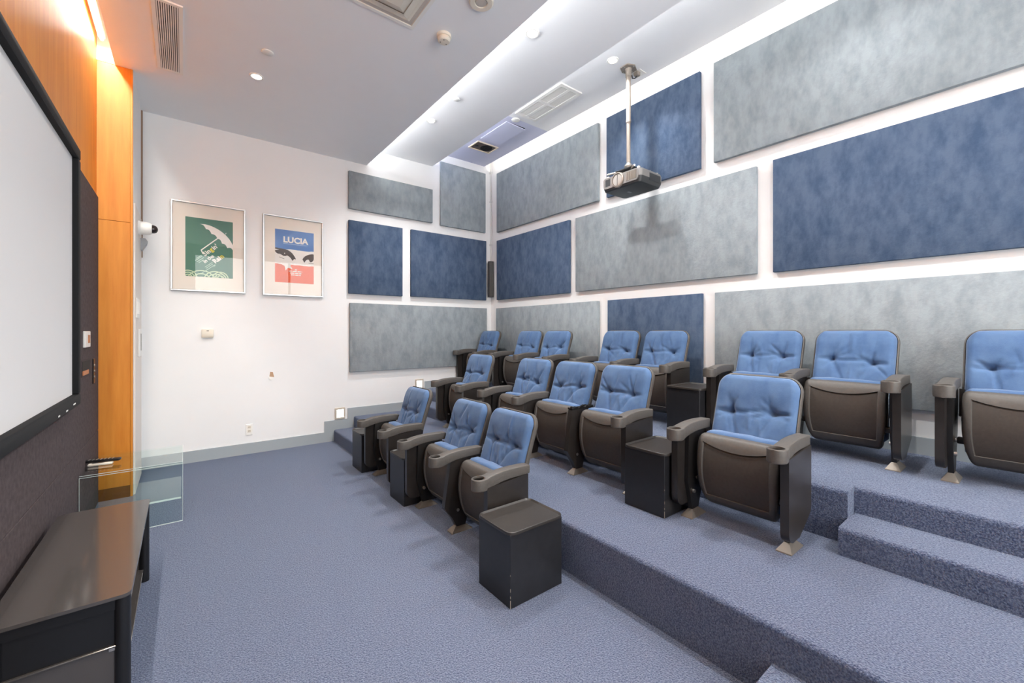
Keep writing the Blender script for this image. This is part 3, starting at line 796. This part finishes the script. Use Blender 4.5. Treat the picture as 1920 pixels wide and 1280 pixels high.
def wallA(name, label, cat, x, z): return thing(name, label, cat, (x, DA, z))
t = wallA('control_box', 'small cream control box on the far wall below the posters', 'control box', 0.231, 1.52)
obj('body', MB().box(-0.06, 0.06, -0.035, 0, 0.012, 0.105, 0.006, 2), M_CREAM, t)
obj('base_lip', MB().box(-0.058, 0.058, -0.028, 0, 0.0, 0.013, 0.003, 1), M_CREAM, t)
obj('display', MB().box(-0.012, 0.012, -0.0365, -0.035, 0.082, 0.09), M_DARK, t)
t = wallA('wall_outlet', 'white double socket low on the far wall', 'outlet', 0.672, 0.245)
obj('plate', MB().box(-0.038, 0.038, -0.008, 0, 0, 0.142, 0.003, 1), M_WHITE, t)
for k in (0.035, 0.085):
    s_ = obj('socket', MB().box(-0.02, 0.02, -0.011, -0.008, k, k + 0.036, 0.002, 1), M_CREAM, t)
    for xx in (-0.008, 0.008): obj('slot', MB().box(xx - 0.002, xx + 0.002, -0.0115, -0.011, k + 0.012, k + 0.026), M_DARK, s_)
t = wallA('plaster_chip', 'tan chip of torn plaster on the bare far wall', 'wall damage', 0.925, 0.953)
obj('torn_paper', MB().prism([(-0.022, 0.04), (0.034, 0.03), (0.018, 0.10), (-0.012, 0.104)], 'y', -0.003, 0), mat('tan_board', srgb(186, 152, 122), 0.8), t)
obj('paper_flap', MB().prism([(-0.032, 0.036), (-0.02, 0.0), (0.008, -0.004), (0.022, 0.03)], 'y', -0.008, 0), M_WHITE, t)
def steplight(x, z, label):
    t = thing('step_light', label, 'step light', (x, DA, z), 'lit step lights on the far wall')
    w_, h_ = 0.072, 0.165
    for nm, a in (('bezel_bar', (-w_, w_, 0, 0.026)), ('bezel_bar', (-w_, w_, h_ - 0.026, h_)), ('bezel_bar', (-w_, -w_ + 0.024, 0.026, h_ - 0.026)), ('bezel_bar', (w_ - 0.024, w_, 0.026, h_ - 0.026))):
        obj(nm, MB().box(a[0], a[1], -0.02, 0, a[2], a[3], 0.003, 1), mat('bezel_beige', srgb(196, 186, 172), 0.4), t)
    obj('lit_lens', MB().box(-w_ + 0.024, w_ - 0.024, -0.017, -0.002, 0.026, h_ - 0.026), E_STEP, t)
steplight(1.812, 0.31, 'lit square step light at the lower step')
steplight(3.075, 0.642, 'lit square step light higher up behind the front row')
# corner speaker and conduit
t = thing('column_speaker', 'slim dark column speaker in the corner of the panelled walls', 'speaker', (4.475, 6.36, 2.23))
obj('cabinet', MB().prism(rrect(-0.05, 0.045, -0.035, 0.05, 0.025, 5), 'z', 0, 0.66).bevel_all(0.006, 1, 60), mat('speaker_charcoal', srgb(62, 60, 60), 0.7), t)
obj('grille', MB().prism(rrect(-0.047, 0.035, -0.040, 0.02, 0.02, 5), 'z', 0.03, 0.63), mat('speaker_cloth', srgb(74, 72, 70), 0.9), t)
obj('bracket', MB().box(-0.01, 0.02, 0.05, 0.088, 0.3, 0.36), M_BLKMET, t)
t = thing('cable_conduit', 'thin grey cable conduit running up the corner', 'conduit', (4.515, 6.425, 2.9))
obj('pipe', MB().cyl((0, 0, 0), (0, 0, 1.9), 0.012), mat('conduit_grey', srgb(205, 203, 200), 0.5), t)
for zz in (0.3, 1.1, 1.65): obj('clip', MB().box(-0.018, 0.018, -0.014, 0.02, zz, zz + 0.02), M_ALU, t)

# ------------------------------------------------------------------ ceiling fittings
def disk_lamp(name, label, x, y, z, r, on=True, power=P_DOWN, glow=None, group='recessed ceiling downlights', spot=2.25):
    power = power * (0.6 if z < 4.2 else 2.5 if z < 4.5 else 1.7 if y > 2 else 0.7)
    t = thing(name, label, 'downlight' if on else 'ceiling disc', (x, y, z), group)
    obj('trim_ring', MB().lathe([(r, 0), (r, -0.004), (r * 0.93, -0.009), (r * 0.74, -0.007), (r * 0.70, -0.001), (r * 0.66, 0.0)], n=28, capa=True), M_WHITE, t)
    obj('lens', MB().lathe([(r * 0.70, -0.0015), (r * 0.5, -0.003), (0.001, -0.004)], n=24, capb=True), glow or E_LENS, t)
    if on:
        d = bpy.data.lights.new('bulb', 'SPOT'); d.energy = power; d.spot_size = spot; d.spot_blend = 0.8; d.shadow_soft_size = 0.035; d.color = LAMP
        o = bpy.data.objects.new('bulb', d); COL.objects.link(o); o.parent = t; o.location = (0, 0, -0.015)
    return t
G1 = 'recessed ceiling downlights'
disk_lamp('downlight', 'warm lit downlight in the low grey ceiling', 0.57, 4.869, 4.142, 0.062, glow=E_LAMP)
disk_lamp('downlight', 'round downlight at the far end of the middle ceiling', 2.583, 5.057, 4.396, 0.062)
disk_lamp('downlight', 'round downlight in the middle ceiling above the smoke detector', 2.574, 2.988, 4.396, 0.068)
disk_lamp('downlight', 'lit downlight right beside the projector pole', 3.805, 3.029, 4.65, 0.066, glow=E_LAMP)
for x, y, z, wh in ((0.57, 2.80, 4.142, 'low ceiling ahead of the camera'), (0.57, 0.75, 4.142, 'low ceiling above the camera'), (0.57, -1.3, 4.142, 'low ceiling behind the camera'),
                (2.58, 0.92, 4.396, 'middle ceiling right of the camera'), (2.58, -1.15, 4.396, 'middle ceiling behind the camera'),
                (3.80, 0.96, 4.65, 'highest ceiling right of the camera'), (3.80, -1.11, 4.65, 'highest ceiling behind the camera')):
    disk_lamp('downlight', 'downlight outside the photo in the ' + wh, x, y, z, 0.064)
def cover(label, x, y, z, r):
    t = thing('ceiling_cover', label, 'sprinkler cover', (x, y, z), 'round white ceiling covers')
    obj('plate', MB().lathe([(r, -0.004), (r, -0.012), (r * 0.9, -0.015), (0.002, -0.016)], n=24, capa=True, capb=True), M_WHITE, t)
    obj('collar', MB().lathe([(r * 0.8, 0), (r * 0.8, -0.005)], n=20), M_CREAM, t)
cover('plain white disc in the low ceiling beside the warm downlight', 0.60, 4.379, 4.142, 0.048)
cover('small white disc in the bright middle ceiling', 2.583, 4.392, 4.396, 0.042)
cover('white disc beside the ceiling vent near the ceiling speaker', 3.766, 4.737, 4.65, 0.06)
t = thing('smoke_detector', 'round cream smoke detector on the low ceiling', 'smoke detector', (1.76, 3.205, 4.142))
obj('base', MB().lathe([(0.062, 0), (0.062, -0.018), (0.058, -0.022)], n=28, capa=True, capb=True), M_CREAM, t)
obj('head', MB().lathe([(0.050, -0.022), (0.054, -0.032), (0.052, -0.05), (0.044, -0.058), (0.002, -0.060)], n=28, capb=True), M_CREAM, t)
for a in (0.4, 2.6, 4.2): obj('vent_dot', MB().cyl((0.03 * math.cos(a), 0.03 * math.sin(a), -0.0585), (0.03 * math.cos(a), 0.03 * math.sin(a), -0.0615), 0.004, n=8), M_DARK, t)
t = thing('ceiling_sounder', 'round white ceiling sounder cut by the top edge of the photo', 'sounder', (1.80, 2.69, 4.142))
obj('ring', MB().lathe([(0.095, 0), (0.095, -0.015), (0.085, -0.022), (0.05, -0.022), (0.045, -0.012)], n=32, capa=True), M_CREAM, t)
obj('centre', MB().lathe([(0.045, -0.010), (0.042, -0.018), (0.002, -0.02)], n=24, capb=True), mat('taupe_plastic', srgb(196, 186, 176), 0.5), t)
# square diffuser
t = thing('air_diffuser', 'square stepped white air diffuser in the low ceiling', 'air diffuser', (1.216, 2.997, 4.142))
def sqring(a, z0, b2, z1, c, z2):
    mb = MB(); rings = []
    for hs, z in ((a, z0), (b2, z1), (c, z2)):
        rings.append([(hs, hs, z), (-hs, hs, z), (-hs, -hs, z), (hs, -hs, z)])
    mb.loft(rings, cap=False); return mb
obj('flange', sqring(0.30, 0, 0.30, -0.01, 0.272, -0.010), M_WHITE, t, smooth=0)
obj('cone_ring', sqring(0.272, -0.010, 0.262, 0.004, 0.215, -0.012), M_CREAM, t, smooth=0)
obj('cone_ring', sqring(0.215, -0.016, 0.205, -0.016, 0.155, -0.030), M_CREAM, t, smooth=0)
obj('cone_ring', sqring(0.160, -0.020, 0.150, -0.022, 0.10, -0.034), M_CREAM, t, smooth=0)
obj('centre_plate', MB().box(-0.10, 0.10, -0.10, 0.10, -0.036, -0.030), M_CREAM, t)
obj('backing', MB().box(-0.27, 0.27, -0.27, 0.27, -0.004, -0.001), mat('taupe_plastic', srgb(196, 186, 176), 0.5), t)
# linear grille
t = thing('linear_grille', 'long white slotted air grille in the low ceiling', 'air grille', (-0.105, 4.73, 4.142))
hx, hy = 0.098, 0.555
for nm, a in (('frame_bar', (-hx, hx, hy - 0.028, hy)), ('frame_bar', (-hx, hx, -hy, -hy + 0.028)), ('frame_bar', (-hx, -hx + 0.028, -hy + 0.028, hy - 0.028)), ('frame_bar', (hx - 0.028, hx, -hy + 0.028, hy - 0.028))):
    obj(nm, MB().box(a[0], a[1], a[2], a[3], -0.012, 0), M_WHITE, t)
obj('dark_plenum', MB().box(-hx + 0.028, hx - 0.028, -hy + 0.028, hy - 0.028, -0.003, 0), M_DARK, t)
sl = MB().box(-0.0042, 0.0042, -hy + 0.028, hy - 0.028, -0.011, -0.003).mesh('slat', M_WHITE)
for k in range(10): link('slat', sl, t, (-0.063 + 0.014 * k, 0, 0))
# ceiling vent with four louvred cells
t = thing('ceiling_vent', 'white ceiling vent with four louvred cells beside the projector', 'air vent', (3.825, 4.137, 4.65))
hx, hy = 0.187, 0.456
for nm, a in (('frame_bar', (-hx, hx, hy - 0.05, hy)), ('frame_bar', (-hx, hx, -hy, -hy + 0.05)), ('frame_bar', (-hx, -hx + 0.045, -hy + 0.05, hy - 0.05)), ('frame_bar', (hx - 0.045, hx, -hy + 0.05, hy - 0.05)), ('cross_bar', (-0.02, 0.02, -hy + 0.05, hy - 0.05)), ('cross_bar', (-hx + 0.045, -0.02, -0.022, 0.022)), ('cross_bar', (0.02, hx - 0.045, -0.022, 0.022))):
    obj(nm, MB().box(a[0], a[1], a[2], a[3], -0.018 + (0.002 if nm == 'cross_bar' else 0), 0), M_WHITE, t)
obj('plenum', MB().box(-hx + 0.045, hx - 0.045, -hy + 0.05, hy - 0.05, -0.003, 0), mat('vent_tan', srgb(150, 122, 96), 0.7), t)
for sx in (-1, 1):
    for sy in (-1, 1):
        mb = MB()
        for k in range(22):
            yy = 0.03 + k * 0.0168
            mb.box(0.022, 0.14, yy, yy + 0.009, -0.013, -0.004)
        o = obj('louvre_cell', mb, M_WHITE, t); o.scale = (sx, sy, 1)
# ceiling speaker
t = thing('ceiling_speaker', 'open square ceiling speaker with a dark cone', 'speaker', (3.905, 5.77, 4.65))
hx, hy = 0.205, 0.145
for a in ((-hx, hx, hy - 0.018, hy), (-hx, hx, -hy, -hy + 0.018), (-hx, -hx + 0.018, -hy + 0.018, hy - 0.018), (hx - 0.018, hx, -hy + 0.018, hy - 0.018)):
    obj('frame_bar', MB().box(a[0], a[1], a[2], a[3], -0.014, 0), mat('speaker_frame', srgb(236, 220, 196), 0.5), t)
obj('baffle', MB().box(-hx + 0.018, hx - 0.018, -hy + 0.018, hy - 0.018, -0.004, 0), mat('baffle_brown', srgb(92, 78, 68), 0.6), t)
obj('woofer', MB().lathe([(0.10, -0.004), (0.10, -0.012), (0.088, -0.013), (0.08, -0.008), (0.035, -0.005), (0.033, -0.012), (0.002, -0.016)], (0.055, 0, 0), n=28, capb=True), M_BLACK, t)
obj('tweeter', MB().lathe([(0.035, -0.004), (0.034, -0.01), (0.018, -0.011), (0.002, -0.016)], (-0.115, 0.03, 0), n=20, capb=True), M_BLKMET, t)
t = thing('access_panel', 'lavender access panel slightly dropped from the ceiling', 'access panel', (3.865, 5.19, 4.65))
o = obj('hatch', MB().box(-0.175, 0.175, -0.335, 0.335, -0.012, -0.002), M_LAV, t); o.rotation_euler = (0, 0.045, 0); o.location = (0, 0, -0.006)
obj('shadow_gap', MB().box(-0.16, 0.176, -0.335, 0.335, -0.002, 0), M_DARK, t)

# ------------------------------------------------------------------ projector on its pole
t = thing('projector_mount', 'silver telescopic projector pole hanging from the highest ceiling', 'projector mount', (4.065, 3.01, 4.65))
mb = MB(); mb.prism([(-0.09, -0.05), (0.0, -0.09), (0.09, -0.05), (0.09, 0.05), (0.0, 0.09), (-0.09, 0.05)], 'z', -0.012, 0)
obj('ceiling_plate', mb, M_NICKEL, t)
obj('collar', MB().lathe([(0.04, -0.012), (0.034, -0.03), (0.034, -0.10), (0.029, -0.105)], n=20), M_NICKEL, t)
obj('upper_tube', MB().cyl((0, 0, -0.01), (0, 0, -0.62), 0.027), M_NICKEL, t)
obj('joint_ring', MB().cyl((0, 0, -0.60), (0, 0, -0.63), 0.030), M_NICKEL, t)
obj('lower_tube', MB().cyl((0, 0, -0.62), (0, 0, -1.13), 0.023), M_NICKEL, t)
obj('ball_joint', MB().lathe([(0.024, -1.10), (0.045, -1.125), (0.05, -1.14), (0.035, -1.155), (0.06, -1.17), (0.06, -1.185)], n=20, capb=True), M_BOLT, t)
obj('claw_plate', MB().box(-0.10, 0.10, -0.13, 0.13, -1.20, -1.185, 0.004, 1), M_PROJD, t)
for sx, sy in ((-1, -1), (-1, 1), (1, -1), (1, 1)):
    obj('claw_arm', MB().cyl((0.06 * sx, 0.08 * sy, -1.192), (0.15 * sx, 0.19 * sy, -1.215), 0.010), M_BOLT, t)
for sx, sy in ((-.07, 0), (.07, 0), (0, .07), (0, -.07)): obj('screw', MB().cyl((sx, sy, -0.018), (sx, sy, -0.011), 0.008, n=10), M_BOLT, t)
t = thing('power_box', 'small white power box on the ceiling beside the projector pole', 'outlet', (4.222, 2.99, 4.65))
obj('plate', MB().box(-0.055, 0.075, -0.06, 0.06, -0.008, 0, 0.002, 1), M_WHITE, t)
obj('plug', MB().box(-0.06, 0.0, -0.035, 0.025, -0.055, -0.008, 0.006, 1), M_NICKEL, t)
obj('cable', MB().tube([(-0.03, 0, -0.05), (-0.06, 0.0, -0.09), (-0.095, 0.01, -0.10), (-0.10, 0.015, -0.06)], 0.006), M_PROJD, t)

t = thing('projector', 'grey and black ceiling projector aimed at the screen', 'projector', (4.09, 2.98, 3.22))
# body: rounded plan, narrower below
rings = []
for g, z in ((-0.05, 0.0), (-0.018, 0.012), (-0.004, 0.045), (0.0, 0.075)):
    rings.append([(p[0], p[1], z) for p in rrect(-0.215 - g * 0.4, 0.215 + g, -0.265 - g, 0.265 + g, 0.05, 6)])
mb = MB(); mb.loft(rings); obj('lower_body', mb, M_PROJD, t)
rings = []
for g, z in ((0.0, 0.075), (0.0, 0.13), (-0.008, 0.158), (-0.03, 0.168)):
    rings.append([(p[0], p[1], z) for p in rrect(-0.215 - g, 0.215 + g, -0.265 - g, 0.265 + g, 0.05, 6)])
mb = MB(); mb.loft(rings); obj('upper_body', mb, M_PROJ, t)
obj('front_fascia', MB().prism(rrect(-0.235, 0.235, 0.03, 0.155, 0.03, 6), 'x', -0.222, -0.20).bevel_all(0.006, 2, 60), M_PROJ, t)
obj('lens_ring', MB().lathe([(0.085, -0.20), (0.082, -0.235), (0.070, -0.24), (0.066, -0.222)], (0, 0.03, 0.092), 'x', 32), M_NICKEL, t)
obj('lens_door', MB().lathe([(0.068, -0.222), (0.062, -0.230), (0.002, -0.232)], (0, 0.03, 0.092), 'x', 32, False, True), mat('lens_cover', srgb(176, 172, 166), 0.35, metal=0.3), t)
obj('door_split', MB().box(-0.2335, -0.232, 0.027, 0.033, 0.032, 0.152), M_PROJD, t)
vt = MB()
obj('vent_recess', MB().box(-0.2235, -0.222, -0.215, -0.085, 0.05, 0.14), M_PROJD, t)
sl = MB().box(-0.228, -0.2225, -0.004, 0.004, 0.05, 0.14).mesh('vent_slat', M_NICKEL)
for k in range(9): link('vent_slat', sl, t, (0, -0.208 + 0.0145 * k, 0))
obj('vent_recess', MB().box(-0.2235, -0.222, 0.135, 0.205, 0.055, 0.135), M_PROJD, t)
obj('side_panel', MB().box(-0.05, 0.16, -0.2675, -0.264, 0.05, 0.13), M_PROJD, t)
obj('badge', MB().box(-0.03, 0.03, 0.02, 0.05, -0.0015, 0.0), mat('badge_grey', srgb(120, 120, 122), 0.5), t)
for sx, sy in ((-0.17, -0.21), (0.17, -0.21), (-0.17, 0.21), (0.17, 0.21)):
    obj('levelling_foot', MB().cyl((sx, sy, 0.16), (sx, sy, 0.185), 0.018), M_BOLT, t)

# ------------------------------------------------------------------ console and glass table
t = thing('media_console', 'black glass-topped media console under the projection screen', 'console', (-0.38, 2.98, 0))
cx0, cx1, cy0, cy1 = -0.205, 0.206, -0.62, 0.63
obj('glass_top', MB().prism(rrect(cx0, cx1, cy0, cy1, 0.03, 5), 'z', 0.498, 0.512).bevel_all(0.003, 1, 60), M_BGLASS, t)
for sx in (cx0 + 0.028, cx1 - 0.028):
    for sy in (cy0 + 0.03, cy1 - 0.03):
        obj('leg', MB().cyl((sx, sy, 0), (sx, sy, 0.498), 0.026, n=20), M_BLKMET, t)
obj('shelf', MB().box(cx0 + 0.012, cx1 - 0.03, cy0 + 0.015, cy1 - 0.015, 0.295, 0.303, 0.002, 1), M_BGLASS, t)
obj('shelf', MB().box(cx0 + 0.012, cx1 - 0.03, cy0 + 0.015, cy1 - 0.015, 0.075, 0.083, 0.002, 1), M_BGLASS, t)
obj('back_panel', MB().box(cx0 + 0.004, cx0 + 0.012, cy0 + 0.03, cy1 - 0.03, 0.05, 0.49), M_BLKMET, t)
for sy in (cy0 + 0.03, cy1 - 0.03):
    obj('end_pane', MB().box(cx0 + 0.03, cx1 - 0.05, sy - 0.003, sy + 0.003, 0.305, 0.45), M_BLKMET, t)
    obj('end_pane', MB().box(cx0 + 0.03, cx1 - 0.05, sy - 0.003, sy + 0.003, 0.085, 0.294), M_BGLASS, t)
    obj('end_rail', MB().box(cx0 + 0.03, cx1 - 0.03, sy - 0.012, sy + 0.012, 0.45, 0.498), M_BLKMET, t)
    obj('shelf_bracket', MB().box(cx1 - 0.07, cx1 - 0.025, sy - 0.01, sy + 0.01, 0.282, 0.295), M_BOLT, t)

t = thing('glass_table', 'clear glass side table between the console and the maple pier', 'glass table', (-0.32, 4.85, 0))
gx0, gx1, gy0, gy1 = -0.305, 0.31, -0.335, 0.335
obj('top_pane', MB().box(gx0, gx1, gy0, gy1, 0.488, 0.50), M_GLASS, t)
obj('front_pane', MB().box(gx0, gx1, gy0, gy0 + 0.012, 0.0, 0.487), M_GLASS, t)
obj('rear_pane', MB().box(gx0, gx1, gy1 - 0.012, gy1, 0.0, 0.487), M_GLASS, t)
obj('shelf_pane', MB().box(gx0 + 0.01, gx1 - 0.01, gy0 + 0.013, gy1 - 0.013, 0.19, 0.20), M_GLASS, t)
e = 0.0015
for a in ((gx0, gx1, gy0 - e, gy0 + e, 0.4995, 0.5025), (gx0, gx1, gy0 - e, gy0, 0.485, 0.4885), (gx1, gx1 + e, gy0, gy1, 0.488, 0.50), (gx1, gx1 + e, gy0, gy0 + 0.012, 0, 0.487), (gx0 - e, gx0, gy0, gy0 + 0.012, 0, 0.487), (gx0, gx1, gy0 - e, gy0, 0.0, 0.006), (gx0 + 0.01, gx1 - 0.01, gy0 + 0.0125, gy0 + 0.0165, 0.188, 0.202), (gx1, gx1 + e, gy1 - 0.012, gy1, 0, 0.487)):
    obj('polished_edge', MB().box(*a), M_GEDGE, t)
t = thing('remote_control', 'black remote control lying on the glass table', 'remote control', (-0.53, 4.83, 0.522))
o = obj('body', MB().box(-0.115, 0.115, -0.025, 0.025, 0, 0.022, 0.009, 2), M_BLKMET, t)
for k in range(7):
    for j in (-1, 0, 1): obj('button', MB().cyl((-0.085 + 0.025 * k, 0.013 * j, 0.0215), (-0.085 + 0.025 * k, 0.013 * j, 0.0245), 0.0045, n=8), M_BOLT, t)
t.rotation_euler = (0, 0, -0.25)
t = thing('white_remote', 'small white remote lying under the black remote', 'remote control', (-0.54, 4.80, 0.502))
obj('body', MB().box(-0.075, 0.075, -0.02, 0.02, 0.001, 0.019, 0.006, 2), M_CREAM, t)
obj('button_pad', MB().box(-0.05, 0.02, -0.012, 0.012, 0.019, 0.020), M_ALU, t)
t.rotation_euler = (0, 0, -0.12)
